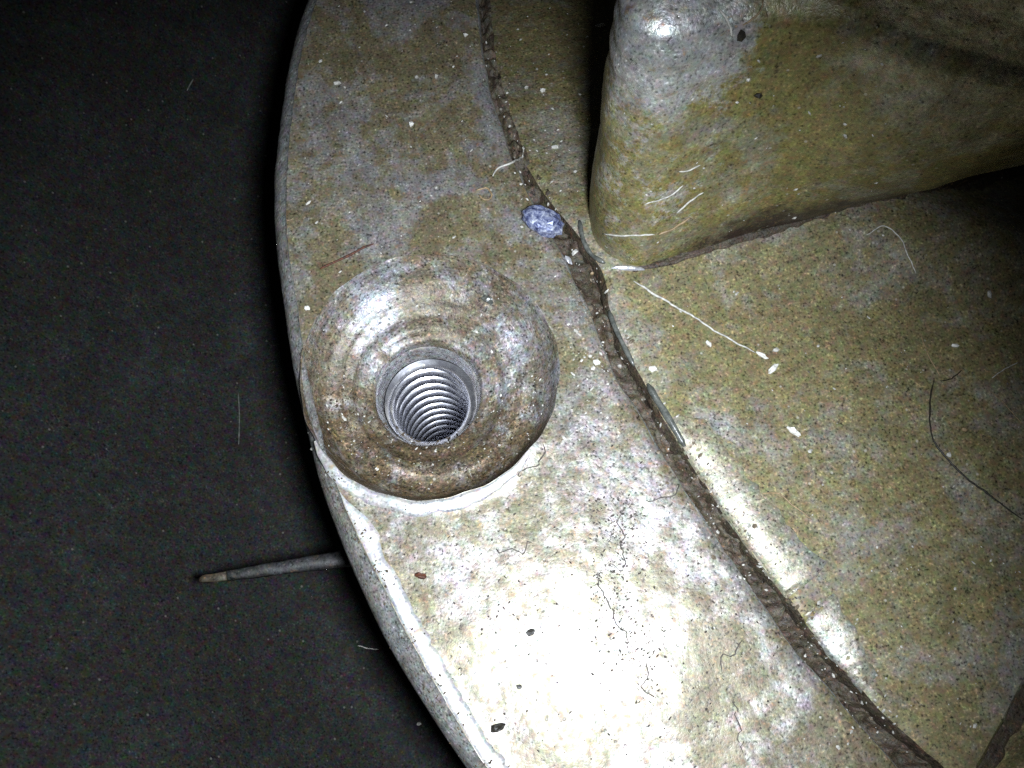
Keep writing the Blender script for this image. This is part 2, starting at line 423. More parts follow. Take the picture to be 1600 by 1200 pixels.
for k, (r, zu, zl) in enumerate(prof):
    row = []
    for j, a in enumerate(ang):
        if k == 0: row.append((bore_edge[j][0], bore_edge[j][1], zb[j])); continue
        f = min(1, (len(prof) - 1 - k) / 4)
        rr = r * (1 + f * (0.012 * noise.noise(Vector((math.cos(a) * 2, math.sin(a) * 2, r * 2)))))
        w_ = 0.5 - 0.5 * math.sin(a + 0.25); w_ = w_ * w_ * (3 - 2 * w_); z = zu + (zl - zu) * w_
        c_ = HC + (HOLE - HC) * smooth01((1.6 - r) / 0.5)
        x, y = c_[0] + rr * math.cos(a), c_[1] + rr * math.sin(a)
        row.append((x, y, z + f * (0.05 * nf((x, y), 1.6, 21) + 0.022 * nf((x, y), 4, 22) + 0.012 * nf((x, y), 9, 23))))
    rows.append(row)
vs, fs = rows_mesh(rows, True)
cb = part('counterbore', mesh('counterbore', vs, [f[::-1] for f in fs]), M_bore, flange)
for an in ('wear', 'soil_shade'):  # lower half browned: settled dirt plus the slope's shade put into the colour
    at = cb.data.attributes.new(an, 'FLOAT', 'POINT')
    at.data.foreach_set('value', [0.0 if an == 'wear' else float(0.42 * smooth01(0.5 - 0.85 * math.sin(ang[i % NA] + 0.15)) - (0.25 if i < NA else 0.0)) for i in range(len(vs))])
# lead-in chamfer, thread and blind end
M_lead = grime('chamfer_metal', (0.52, 0.52, 0.53), (0.28, 0.27, 0.25), BROWN, dirt_amt=0.30, metal=0.6, rough=0.38, off=(8, 8, 8))
rows = []
for r, z in ((0.94, -1.22), (0.925, -1.24), (0.91, -1.27), (0.885, -1.44), (0.88, -1.50), (0.86, -1.64)):
    rows.append([(HOLE[0] + r * math.cos(a), HOLE[1] + r * math.sin(a), z + 0.012 * math.sin(5 * a + r * 40) * (r < 0.93)) for a in ang])
vs, fs = rows_mesh(rows, True)
lead = part('hole_chamfer', mesh('hole_chamfer', vs, [f[::-1] for f in fs]), M_lead, flange)
PITCH = 0.44
rows = []
zs = np.arange(0, 7.4, PITCH / 18)
for z in zs:
    row = []
    for j, a in enumerate(ang):
        ph = (z / PITCH + j / NA) % 1.0
        t1 = min(1.0, ph / 0.24); t2 = min(1.0, max(0.0, (ph - 0.58) / 0.42))
        crest = t1 * t1 * (3 - 2 * t1) * (1 - t2 * t2 * (3 - 2 * t2))    # broad upper flank, crest, narrow root
        grow = min(1, 0.25 + z / 0.12)
        r = 0.885 - 0.19 * crest * grow
        row.append((HOLE[0] + r * math.cos(a), HOLE[1] + r * math.sin(a), -1.62 - z))
    rows.append(row)
vs, fs = rows_mesh(rows, True)
bott = len(vs); vs.append((HOLE[0], HOLE[1], -1.62 - zs[-1] - 0.35))
last = (len(rows) - 1) * NA
fs += [(last + j, last + (j + 1) % NA, bott) for j in range(NA)]
part('thread', mesh('thread', vs, [f[::-1] for f in fs]), M_thread, flange)

# ------------------------------------------------------------------ inner casting
casting = empty('casting', 'olive brown inner casting with a tall rounded corner post, right of the groove', 'casting', (*P2(1200, 500), -3.0))
BOSS_PX = [(1075, -260), (1020, 0), (965, 200), (930, 310), (920, 350), (928, 390), (955, 416), (1000, 426), (1060, 408), (1130, 384), (1200, 362), (1270, 342),
           (1340, 316), (1420, 290), (1500, 262), (1590, 228), (1700, 186), (1850, 130), (1990, 40), (2050, -120), (2060, -260)]
boss_base = spline([P2(x, y, -0.45) for x, y in BOSS_PX], 0.08)
step_line = np.array([P2(1640, 940, -0.9), P2(1590, 1030, -0.9), P2(1540, 1115, -0.9), P2(1480, 1215, -0.9), P2(1400, 1380, -0.9)])
LAND_Y = [(P2(0, a, -0.25)[1], P2(0, b, -0.25)[1]) for a, b in ((640, 941), (954, 1090))]
def near_y(q):
    """y of the nearest point of the groove edge"""
    best = np.full(len(q), 1e9); yy = np.zeros(len(q))
    for p in redge[::2]:
        dd = np.hypot(q[:, 0] - p[0], q[:, 1] - p[1]); k = dd < best
        best[k] = dd[k]; yy[k] = p[1]
    return yy
def land_zone(q):
    yy = near_y(q); z = np.zeros(len(q))
    for a, b in LAND_Y:
        z = np.maximum(z, smooth01((a - yy) / (0.9 if a == LAND_Y[0][0] else 0.14)) * smooth01((yy - b) / (0.14 if a == LAND_Y[0][0] else 0.5)))
    return z
def land_plane(q, dg): dd = np.clip(dg, 0, 1.0); return -0.36 + 0.30 * dd - 0.19 * dd * dd
def z_plate(q):
    q = np.asarray(q)[:, :2]
    dg = dist_poly(q, redge)
    z = -0.22 - 0.10 * dg * smooth01((q[:, 1] * -1 + P2(900, 400)[1]) / 2.0 + 0.5)
    up = P2(1400, 330, -0.5)
    far = smooth01((q[:, 0] - up[0] + 0.9 * (q[:, 1] - up[1]) + 0.6) / 4.6)     # falls away behind the post
    z -= 1.2 * far * smooth01((q[:, 1] - up[1] + 2.2) / 3.4)
    z -= 0.26 * np.clip(q[:, 1] - P2(880, 330)[1], 0, None) * smooth01((P2(1000, 200)[0] + 0.6 - q[:, 0]) / 0.8)
    z -= 0.06 * np.clip(1 - dg / 0.09, 0, 1)
    z = np.minimum(z, land_plane(q, dg) + 0.30 * (1 - land_zone(q)))
    z += 0.035 * nfa(q, 0.6, 31) + 0.014 * nfa(q, 2.2, 32) + 0.008 * nfa(q, 5.5, 33)
    return z
right = np.array([P2(1640, 940, -0.9), P2(2150, 700, -0.9), P2(2150, -300, -0.9)])
plate_outline = np.vstack([redge[:-8], step_line[::-1][1:], right[1:], [P2(1500, -380, -0.4)]])
vs, fs = fill(plate_outline, [], 0.10, z_plate)
part('plate', mesh('plate', vs, fs), M_plate, casting)
# plate edge down into the groove
ze = z_plate(redge)
rows = [[(p[0], p[1], ze[i]) for i, p in enumerate(redge)]]
for dd, dz in ((-0.04, -0.06), (-0.07, -0.2), (-0.09, -0.5), (-0.02, -1.0)):
    c = offset_curve(redge, -dd)
    rows.append([(p[0] + 0.06 * nf((*p, dz), 3) + 0.05 * nf((*p, dz), 8), p[1] + 0.05 * nf((*p, dz), 5, 5), ze[i] + dz) for i, p in enumerate(c)])
vs, fs = rows_mesh(rows)
part('groove_edge', mesh('groove_edge', vs, [f[::-1] for f in fs]), M_groove, casting)
# step in the lower right corner
sl = spline(step_line, 0.1)
zt = z_plate(sl)
rows = [[(p[0], p[1], zt[i]) for i, p in enumerate(sl)]]
for dx, z in ((0.06, -0.05), (0.12, -0.3), (0.16, -0.62), (0.55, -0.66), (0.62, -0.40), (0.72, -0.25), (1.2, -0.26), (2.5, -0.4), (5, -0.7)):
    rows.append([(p[0] + dx + 0.05 * nf((*p, z), 2), p[1] - 0.3 * dx, (zt[i] + z) + 0.06 * nf((p[0] + dx, p[1], z), 2.4)) for i, p in enumerate(sl)])
vs, fs = rows_mesh(rows)
part('lower_step', mesh('lower_step', vs, [f[::-1] for f in fs]), M_plate, casting)

# tall post
t = np.gradient(boss_base, axis=0); t /= np.linalg.norm(t, axis=1)[:, None]
bn = np.stack([t[:, 1], -t[:, 0]], 1)
for _ in range(3): bn[1:-1] = (bn[:-2] + bn[1:-1] * 2 + bn[2:]) / 4
bn /= np.linalg.norm(bn, axis=1)[:, None]
cen = np.array(P2(1250, 100, -0.45))
if ((cen - boss_base[len(boss_base) // 2]) @ bn[len(boss_base) // 2]) > 0: bn = -bn
s_right = smooth01((boss_base[:, 0] - P2(1000, 400)[0]) / 3.0)
s_far = smooth01((boss_base[:, 0] - P2(1170, 370)[0]) / (P2(1400, 297)[0] - P2(1170, 370)[0]))
s_far2 = smooth01((boss_base[:, 0] - P2(1400, 297)[0]) / (P2(1640, 210)[0] - P2(1400, 297)[0]))
hs = [-0.9, -0.6, -0.48, -0.40, -0.30, -0.15, 0.05, 0.3, 0.55]
hs += list(np.arange(0.8, 6.6, 0.07))
SHOULDER = (4.10, 0.62)
LEAN = (-0.025, 0.22)
def boss_off(h, i):
    u = smooth01((h + 0.42) / 0.95)
    hb = max(0.05, 2.3 * s_right[i])                                     # the face leans out low down, more to the right
    o = 0.37 * s_right[i] * hb * math.tanh(max(h + 0.45, 0.0) / hb)
    o += 0.020 * math.sin(h * 15.0) * smooth01((h - 3.1) / 0.4) * (1 - s_right[i])
    o += (0.52 * s_far[i] + 0.16 * s_far2[i] - 0.10 * s_right[i] * s_far[i]) * max(0.0, h + 0.45) ** 0.95
    if h < -0.42: o += 0.10 * smooth01((-0.42 - h) / 0.12)              # weld-like toe
    o -= 0.045 * max(0, h - 0.5)                                         # draft
    o -= SHOULDER[1] * smooth01((h - SHOULDER[0]) / 0.62) * (1 - 0.8 * s_right[i])
    o -= 0.03 * smooth01((h - SHOULDER[0] - 0.30) / 0.05) - 0.03 * smooth01((h - SHOULDER[0] - 0.40) / 0.05)
    o += 0.014 * math.sin(h * 9.0) * smooth01((h - 1.6) / 0.4) * (1 - s_right[i])
    return o
rows = []
for h in hs:
    r = []
    for i, p in enumerate(boss_base):
        o = boss_off(h, i)
        o += (0.030 * nf((i * 0.012, h * 2.3, 0), 1.0, 81) + 0.014 * nf((i * 0.03, h * 6.0, 0), 1.0, 82)) * smooth01((h - 0.6) / 1.0)
        v = (p[0] + bn[i][0] * o, p[1] + bn[i][1] * o, h)
        o += 0.05 * nf(v, 0.9, 41) + 0.018 * nf(v, 2.6, 42) + 0.008 * nf(v, 6, 43)
        r.append((p[0] + bn[i][0] * o + LEAN[0] * (h + 0.45), p[1] + bn[i][1] * o + LEAN[1] * (h + 0.45), h))
    rows.append(r)
vs, fs = rows_mesh(rows)
topn = len(rows[0]); b0 = (len(rows) - 1) * topn
fs.append(tuple(range(b0, b0 + topn)))
me = mesh('post', vs, fs)
bm = bmesh.new(); bm.from_mesh(me); bmesh.ops.recalc_face_normals(bm, faces=bm.faces); bm.to_mesh(me); bm.free()
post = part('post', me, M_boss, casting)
# rubbed bare round the shoulder of the corner; oily dirt with crease shade painted low on the long face
i_end = min(range(len(boss_base)), key=lambda i: (boss_base[i][0] - P2(1100, 395)[0]) ** 2 + (boss_base[i][1] - P2(1100, 395)[1]) ** 2)
wa = post.data.attributes.new('wear', 'FLOAT', 'POINT'); so = post.data.attributes.new('soil_shade', 'FLOAT', 'POINT')
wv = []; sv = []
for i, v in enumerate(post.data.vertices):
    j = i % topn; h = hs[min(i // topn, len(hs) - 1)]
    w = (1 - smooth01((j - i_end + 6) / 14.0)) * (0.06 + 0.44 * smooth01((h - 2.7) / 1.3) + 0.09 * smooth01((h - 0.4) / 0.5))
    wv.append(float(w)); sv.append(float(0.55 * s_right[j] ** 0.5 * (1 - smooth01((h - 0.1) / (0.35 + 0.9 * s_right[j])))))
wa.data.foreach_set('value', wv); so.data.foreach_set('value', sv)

# worn edge lands along the groove
def land(y0, y1, w0, w1, nseg=44):
    """bright worn facet along the plate edge; its right border dies away raggedly into the plate"""
    ys = [p[1] for p in REDGE_PX]; xs = [p[0] for p in REDGE_PX]
    c = np.array([P2(np.interp(y, ys, xs) - 2, y, -0.25) for y in np.linspace(y0, y1, nseg)])
    tt = np.gradient(c, axis=0); tt /= np.linalg.norm(tt, axis=1)[:, None]
    nn = np.stack([-tt[:, 1], tt[:, 0]], 1)
    if nn[0][0] < 0: nn = -nn
    rows = []
    for k, f in enumerate((-0.04, 0.0, 0.08, 0.25, 0.45, 0.65, 0.82, 0.95, 1.0, 1.05)):
        r = []; q = []
        for i, p in enumerate(c):
            w = w0 + (w1 - w0) * i / (nseg - 1) + 0.12 * nf(p, 1.8, 51) + 0.10 * nf(p, 6, 52)
            w *= min(1.0, (0.35 + 0.11 * min(i, 3 * (nseg - 1 - i))) if nseg > 40 else (0.75 + 0.2 * min(i, nseg - 1 - i)))
            q.append(p + nn[i] * (w * f))
        q = np.array(q); z = z_plate(q)
        for i in range(nseg):
            e = min(i, nseg - 1 - i)
            dz = {0: -0.3, 1: -0.02, 8: -0.008, 9: -0.05}.get(k, 0.014)
            if e == 0: dz = -0.15
            r.append((q[i][0], q[i][1], z[i] + dz + 0.006 * nf((*q[i], k), 6, 6)))
        rows.append(r)
    vs, fs = rows_mesh(rows)
    me = mesh('edge_land', vs, fs)
    bm = bmesh.new(); bm.from_mesh(me)
    if sum(f.normal.z for f in bm.faces) < 0: bmesh.ops.reverse_faces(bm, faces=bm.faces)
    bm.to_mesh(me); bm.free()
    return part('edge_land', me, M_land, casting)
land(655, 938, 0.60, 0.85, 60)
land(959, 1085, 0.70, 0.34, 26)

# ------------------------------------------------------------------ packed dirt in the groove
def build_groove():
    n = 420
    a = resamp(ledge, n); b = resamp(redge, n)
    rows = []
    for k in range(15):
        f = -0.25 + 1.5 * k / 14
        r = []
        for i in range(n):
            p = a[i] * (1 - f) + b[i] * f
            z = -0.62 + 0.16 * abs(f - 0.5) + 0.18 * nf(p, 2.2, 61) + 0.16 * nf(p, 6, 62) + 0.10 * nf(p, 12, 63)
            r.append((p[0], p[1], z))
        rows.append(r)
    vs, fs = rows_mesh(rows)
    me = mesh('groove_dirt', vs, fs)
    bm = bmesh.new(); bm.from_mesh(me)
    if sum(f.normal.z for f in bm.faces) < 0: bmesh.ops.reverse_faces(bm, faces=bm.faces)
    bm.to_mesh(me); bm.free()
    o = link('groove_dirt', me, M_groove); o['kind'] = 'stuff'
    o['label'] = 'dark brown dirt packed along the groove between flange and casting'; o['category'] = 'dirt'
    return o
build_groove()
def dark_strip(name, label, line, widths, lift, zf, seed):
    c = np.array(line); n = len(c)
    tt = np.gradient(c, axis=0); tt /= np.linalg.norm(tt, axis=1)[:, None]; nn = np.stack([tt[:, 1], -tt[:, 0]], 1)
    rows = []
    for k in range(9):
        f = -1 + 2 * k / 8
        q = np.array([c[i] + nn[i] * (f * widths[i] * (1 + 0.7 * nf(c[i], 1.4, seed + (1 if f > 0 else 5)) + 0.6 * nf(c[i], 5, seed + (2 if f > 0 else 6)))) for i in range(n)])
        z = zf(q)
        rows.append([(q[i][0], q[i][1], z[i] + lift[i] * (1 - f * f) + (0.05 * nf((*q[i], f), 5, seed) if abs(f) < 0.95 else -0.03)) for i in range(n)])
    vs, fs = rows_mesh(rows)
    me = mesh(name, vs, fs)
    bm = bmesh.new(); bm.from_mesh(me)
    if sum(f.normal.z for f in bm.faces) < 0: bmesh.ops.reverse_faces(bm, faces=bm.faces)
    bm.to_mesh(me); bm.free()
    o = link(name, me, M_groove); o['kind'] = 'stuff'; o['label'] = label; o['category'] = 'dirt'
    return o
cl = spline([P2(*p, -0.5) for p in ((985, 432), (1060, 412), (1130, 388), (1200, 366), (1270, 345), (1335, 322), (1405, 300), (1460, 282), (1530, 255), (1640, 215))], 0.08)
k = np.linspace(0, 1, len(cl))
dark_strip('corner_dirt_shade', 'dark brown dirt and painted shade in the corner where the post meets the plate', cl, 0.06 + 0.22 * k, 0.03 + 0.05 * k, z_plate, 71)  # brown of this strip also carries the shade of the crease
gl = sl + np.array([0.36, -0.11])
dark_strip('corner_dirt_shade', 'dark brown strip painted as shade along the slanting channel in the lower right corner', gl, np.full(len(gl), 0.30), np.full(len(gl), 0.02), lambda q: z_plate(sl)[:len(q)] - 0.62, 75)  # dark strip added for shade that the step itself does not cast

# ------------------------------------------------------------------ ray casts on to the built surfaces, for things lying on them
bpy.context.view_layer.update()
dg = bpy.context.evaluated_depsgraph_get()
def cast(px, py):
    w = ray(px, py)
    hit, loc, nrm, *_ = S.ray_cast(dg, CP, w)
    if not hit: return P(px, py), Vector((0, 0, 1))
    if nrm.dot(w) > 0: nrm = -nrm
    return loc.copy(), nrm.copy()

def tube(name, px, r, m, label, cat, group=None, lift=1.0, r_end=None, wob=0.0):
    if name in ('fibre', 'hair'): r *= 0.72; wob = wob or 0.03
    pts = []
    for x, y in px:
        l, nn = cast(x, y); pts.append(tuple(l + nn * r * lift))
    c = spline(pts, 0.05)
    T = np.gradient(c, axis=0); T /= np.linalg.norm(T, axis=1)[:, None]
    rows = []
    for i, p in enumerate(c):
        tt = Vector(T[i]); u = tt.cross(Vector((0.3, 0.2, 1))).normalized(); v = tt.cross(u)
        f = i / (len(c) - 1)
        rad = r + ((r_end if r_end is not None else r) - r) * f
        rad *= (0.4 + 0.6 * min(1, f * 12, (1 - f) * 12)) * (1 + 0.3 * nf(p, 4))
        off = Vector((wob * (nf(p, 3, 1) + 0.6 * nf(p, 9, 3)), wob * (nf(p, 3, 2) + 0.6 * nf(p, 9, 4)), 0))
        rows.append([tuple(Vector(p) + off + (u * math.cos(k * math.pi / 3) + v * math.sin(k * math.pi / 3)) * rad) for k in range(6)])
    vs, fs = rows_mesh(rows, True)
    fs += [tuple(range(5, -1, -1)), tuple(len(vs) - 6 + k for k in range(6))]
    c0 = Vector(rows[0][0]); vs = [tuple(Vector(q) - c0) for q in vs]
    o = link(name, mesh(name, vs, fs), m); o.location = c0
    return tag(o, label, cat, group)

def flake(name, x, y, L, W, angle, m, label, cat, group=None, thick=0.035, seed=0, sub=2, rough=0.42):
    """crumpled chip lying on whatever is under that point"""
    loc, nn = cast(x, y)
    bm = bmesh.new(); bmesh.ops.create_icosphere(bm, subdivisions=sub, radius=1)
    rr = random.Random(seed)
    for v in bm.verts:
        k = 1 + rough * nf(v.co * 1.7, 1.3, seed * 3.7) + rr.uniform(-rough, rough) * 0.35
        v.co = Vector((v.co.x * L / 2 * k, v.co.y * W / 2 * k, v.co.z * thick * (k + rr.uniform(-rough, rough))))
    me = bpy.data.meshes.new(name); bm.to_mesh(me); bm.free()
    o = link(name, me, m, smooth=False)
    q = nn.to_track_quat('Z', 'Y')
    o.rotation_mode = 'QUATERNION'
    # angle is measured in the picture plane, from +x, counter-clockwise
    xd = Vector((math.cos(math.radians(angle)), math.sin(math.radians(angle)), 0)); xd = (xd - nn * xd.dot(nn)).normalized()
    yd = nn.cross(xd)
    o.rotation_quaternion = Matrix((xd, yd, nn)).transposed().to_quaternion()
    o.location = loc + nn * thick * 0.55
    return tag(o, label, cat, group)

M_pale = plain('pale_fibre', (0.62, 0.60, 0.54), rough=0.5)
M_white = plain('white_chip_paint', (0.80, 0.79, 0.74), (0.6, 0.58, 0.52), rough=0.4)
M_tan = plain('tan_fibre', (0.34, 0.24, 0.13), rough=0.5)
M_crumb = plain('brown_crumb', (0.20, 0.16, 0.11), (0.09, 0.07, 0.05), rough=0.6)
M_crack = plain('crack_dirt', (0.10, 0.085, 0.075), (0.04, 0.034, 0.03), rough=0.7)
M_soil = plain('brown_soil', (0.085, 0.06, 0.034), (0.035, 0.026, 0.016), rough=0.75, scale=5)
M_dark = plain('dark_hair', (0.018, 0.015, 0.010), rough=0.5)
M_rust = plain('rust_red', (0.10, 0.03, 0.012), (0.03, 0.012, 0.008), rough=0.7)
M_seal = plain('grey_sealant', (0.13, 0.135, 0.12), (0.06, 0.065, 0.058), rough=0.3)
M_shiny = plain('shiny_sliver', (0.75, 0.76, 0.80), (0.55, 0.55, 0.6), metal=0.6, rough=0.3)

def blue_mat():
    m, nt = mat('blue_flake'); L = nt.links
    tc = N(nt, 'ShaderNodeTexCoord')
    n1 = nz(nt, tc.outputs['Object'], 9.0, 4, 0.7, dist=0.5)
    col = ramp(nt, n1, [(0.34, (0.012, 0.016, 0.06)), (0.44, (0.10, 0.12, 0.24)), (0.54, (0.27, 0.30, 0.44)), (0.66, (0.66, 0.70, 0.78))])
    bs = N(nt, 'ShaderNodeBsdfPrincipled'); L.new(col, bs.inputs['Base Color']); bs.inputs['Roughness'].default_value = 0.3
    bs.inputs['Metallic'].default_value = 0.3
    out = N(nt, 'ShaderNodeOutputMaterial'); L.new(bs.outputs[0], out.inputs[0])
    return m
M_blue = blue_mat()
flake('paint_chip', 845, 352, 0.78, 0.50, -18, M_blue, 'crumpled glittering blue chip beside the groove above the bolt hole', 'paint chip', thick=0.22, seed=4, sub=3, rough=0.16)

# bar sticking out from under the flange
def build_bar():
    a = P(312, 906, -2.6); b = P(640, 858, -2.9)
    axis = (b - a); Ln = axis.length; ax = axis.normalized(); up = Vector((0, 0, 1)); sd = ax.cross(up).normalized(); up = sd.cross(ax)
    root = empty('locating_bar', 'thin dark metal bar poking out from under the flange over the dark wall', 'bar', a)
    def seg(t0, t1, n, w0, w1, m, name, seed):
        rows = []
        for i in range(n):
            f = i / (n - 1); c = a + axis * (t0 + (t1 - t0) * f); w = w0 + (w1 - w0) * f
            if t0 == 0 and i == 0: w *= 0.55
            ring = []
            for u, v in ((-1, -0.6), (-1, 0.5), (-0.75, 0.8), (0.75, 0.8), (1, 0.5), (1, -0.6)):
                q = c + sd * u * w + up * v * w * 1.0
                ring.append(tuple(q + Vector((0.02 * nf(q, 6, seed), 0.02 * nf(q, 6, seed + 2), 0.03 * nf(q, 5, seed + 4)))))
            rows.append(ring)
        vs, fs = rows_mesh(rows, True)
        fs += [(5, 4, 3, 2, 1, 0), tuple(len(vs) - 6 + k for k in range(6))]
        me = mesh(name, vs, fs)
        bm = bmesh.new(); bm.from_mesh(me); bmesh.ops.recalc_face_normals(bm, faces=bm.faces); bm.to_mesh(me); bm.free()
        return part(name, me, m, root, smooth=True)
    seg(0.13, 1.0, 34, 0.088, 0.19, M_barm, 'shaft', 1)
    seg(0.0, 0.128, 9, 0.066, 0.088, M_bart, 'tip', 9)['label'] = 'rusty orange brown tip'
M_barm = grime('bar_metal', (0.042, 0.045, 0.046), (0.018, 0.018, 0.0175), (0.04, 0.025, 0.012), dirt_amt=0.5, metal=0.2, rough=0.5, off=(1, 1, 1))
M_bart = grime('bar_rust', (0.085, 0.07, 0.042), (0.035, 0.026, 0.015), (0.06, 0.035, 0.015), dirt_amt=0.5, metal=0.1, rough=0.6, off=(2, 1, 1))
build_bar()

# fibres, hairs and slivers
tube('fibre', [(990, 441), (1030, 466), (1080, 494), (1128, 524), (1180, 552)], 0.030, M_pale, 'long straight pale fibre running right from the foot of the post', 'fibre', r_end=0.016)
tube('fibre', [(770, 277), (782, 262), (800, 254), (815, 246), (820, 230)], 0.030, M_pale, 'short bent pale fibre crossing the groove above the blue chip', 'fibre', wob=0.03)
tube('fibre', [(745, 298), (760, 294), (768, 308), (757, 313), (748, 305)], 0.022, M_tan, 'little curled tan fibre left of the groove above the blue chip', 'fibre')
tube('fibre', [(1008, 318), (1035, 309), (1068, 290)], 0.020, M_pale, 'pale fibre stuck low on the post, the lower left of two parallel ones', 'fibre')
tube('fibre', [(1055, 332), (1072, 318), (1098, 300)], 0.022, M_pale, 'kinked pale fibre stuck low on the post just right of its parallel neighbour', 'fibre')
tube('fibre', [(1060, 269), (1075, 267), (1094, 258)], 0.018, M_pale, 'tiny pale fibre on the post above two longer parallel ones', 'fibre')
tube('fibre', [(945, 364), (965, 368), (1000, 367), (1022, 366)], 0.022, M_pale, 'straight pale fibre lying level across the rounded foot of the post', 'fibre')
tube('fibre', [(1028, 366), (1048, 358), (1078, 338)], 0.028, M_tan, 'tan fibre slanting up the foot of the post', 'fibre')
tube('fibre', [(1122, 14), (1136, 32), (1144, 58)], 0.024, M_pale, 'curved pale fibre near the top of the post', 'fibre')
tube('fibre', [(1195, -4), (1186, 20), (1160, 40)], 0.018, M_tan, 'curved reddish fibre near the top edge on the post', 'fibre')
tube('hair', [(1458, 590), (1452, 640), (1458, 690), (1490, 730), (1530, 762), (1598, 812)], 0.020, M_dark, 'long dark hair curving down the right of the olive plate', 'hair')
tube('hair', [(1440, 520), (1450, 556), (1470, 590)], 0.016, M_tan, 'short tan hair just above the long dark hair', 'hair')
tube('hair', [(1470, 595), (1488, 592), (1502, 578)], 0.014, M_dark, 'short dark curled hair right of the tan hair', 'hair')
tube('hair', [(1352, 366), (1380, 354), (1402, 368), (1418, 398), (1432, 428)], 0.016, M_pale, 'arched pale hair on the plate under the shaded side of the post', 'hair')
tube('hair', [(1188, 772), (1216, 772), (1240, 792), (1270, 812)], 0.018, M_tan, 'brown hair on the plate beside the bright worn edge', 'hair')
tube('hair', [(1550, 590), (1572, 574), (1590, 566)], 0.014, M_pale, 'pale hair close to the right edge of the plate', 'hair')
tube('hair', [(1548, 612), (1572, 636), (1596, 664)], 0.012, M_tan, 'tan hair slanting down near the right edge of the plate', 'hair')
tube('fibre', [(558, 1009), (574, 1014), (590, 1016)], 0.020, M_pale, 'pale fibre sticking out from the lower rim of the flange', 'fibre')
tube('scratch', [(500, 420), (522, 410), (548, 398), (566, 388), (584, 381)], 0.022, M_rust, 'dark rusty gouge on the flange at the upper edge of the counterbore', 'scratch', lift=0.2)
tube('sealant_bead', [(952, 486), (962, 512), (975, 540), (992, 572)], 0.045, M_seal, 'thin grey green sealant bead along the upper groove', 'sealant', lift=0.3)
tube('sealant_bead', [(1012, 600), (1030, 630), (1050, 662), (1070, 698)], 0.062, M_seal, 'thick grey green sealant bead along the groove above the bright edge', 'sealant', lift=0.3)
tube('sealant_bead', [(905, 345), (912, 375), (925, 398), (945, 412)], 0.045, M_seal, 'grey sealant bead curving under the foot of the post', 'sealant', lift=0.4)
tube('scratch', [(372, 612), (374, 650), (373, 695)], 0.016, M_seal, 'faint pale upright scratch on the dark wall left of the counterbore', 'scratch', lift=0.1)
tube('scratch', [(303, 122), (297, 132), (292, 142)], 0.016, M_seal, 'faint short pale scratch high on the dark wall', 'scratch', lift=0.1)
# cracks in the dirt film on the flange
CR = [([(846, 700), (842, 716), (825, 732), (800, 745)], 'dark crack in the film just below the right of the counterbore'),
      ([(1052, 752), (1048, 776), (1014, 779)], 'dark hooked crack on the flange next to the groove'),
      ([(975, 790), (968, 830), (976, 868), (962, 884), (942, 886)], 'long crooked dark crack across the middle of the bright flange'),
      ([(938, 900), (948, 935), (954, 962), (972, 990), (984, 1012)], 'dark jagged crack running down through the bright flange'),
      ([(1153, 998), (1150, 1020), (1134, 1034), (1126, 1056)], 'dark forked crack near the lower groove'),
      ([(776, 852), (798, 862), (830, 848)], 'wavy dark crack under the counterbore'),
      ([(1000, 1040), (1008, 1075), (1020, 1090)], 'short dark crack low on the bright flange'),
      ([(1150, 1090), (1152, 1140), (1166, 1178)], 'thin dark crack at the bottom edge of the flange')]
for c, lab in CR:
    tube('crack', c, 0.011, M_crack, lab, 'crack', lift=0.0, wob=0.16)
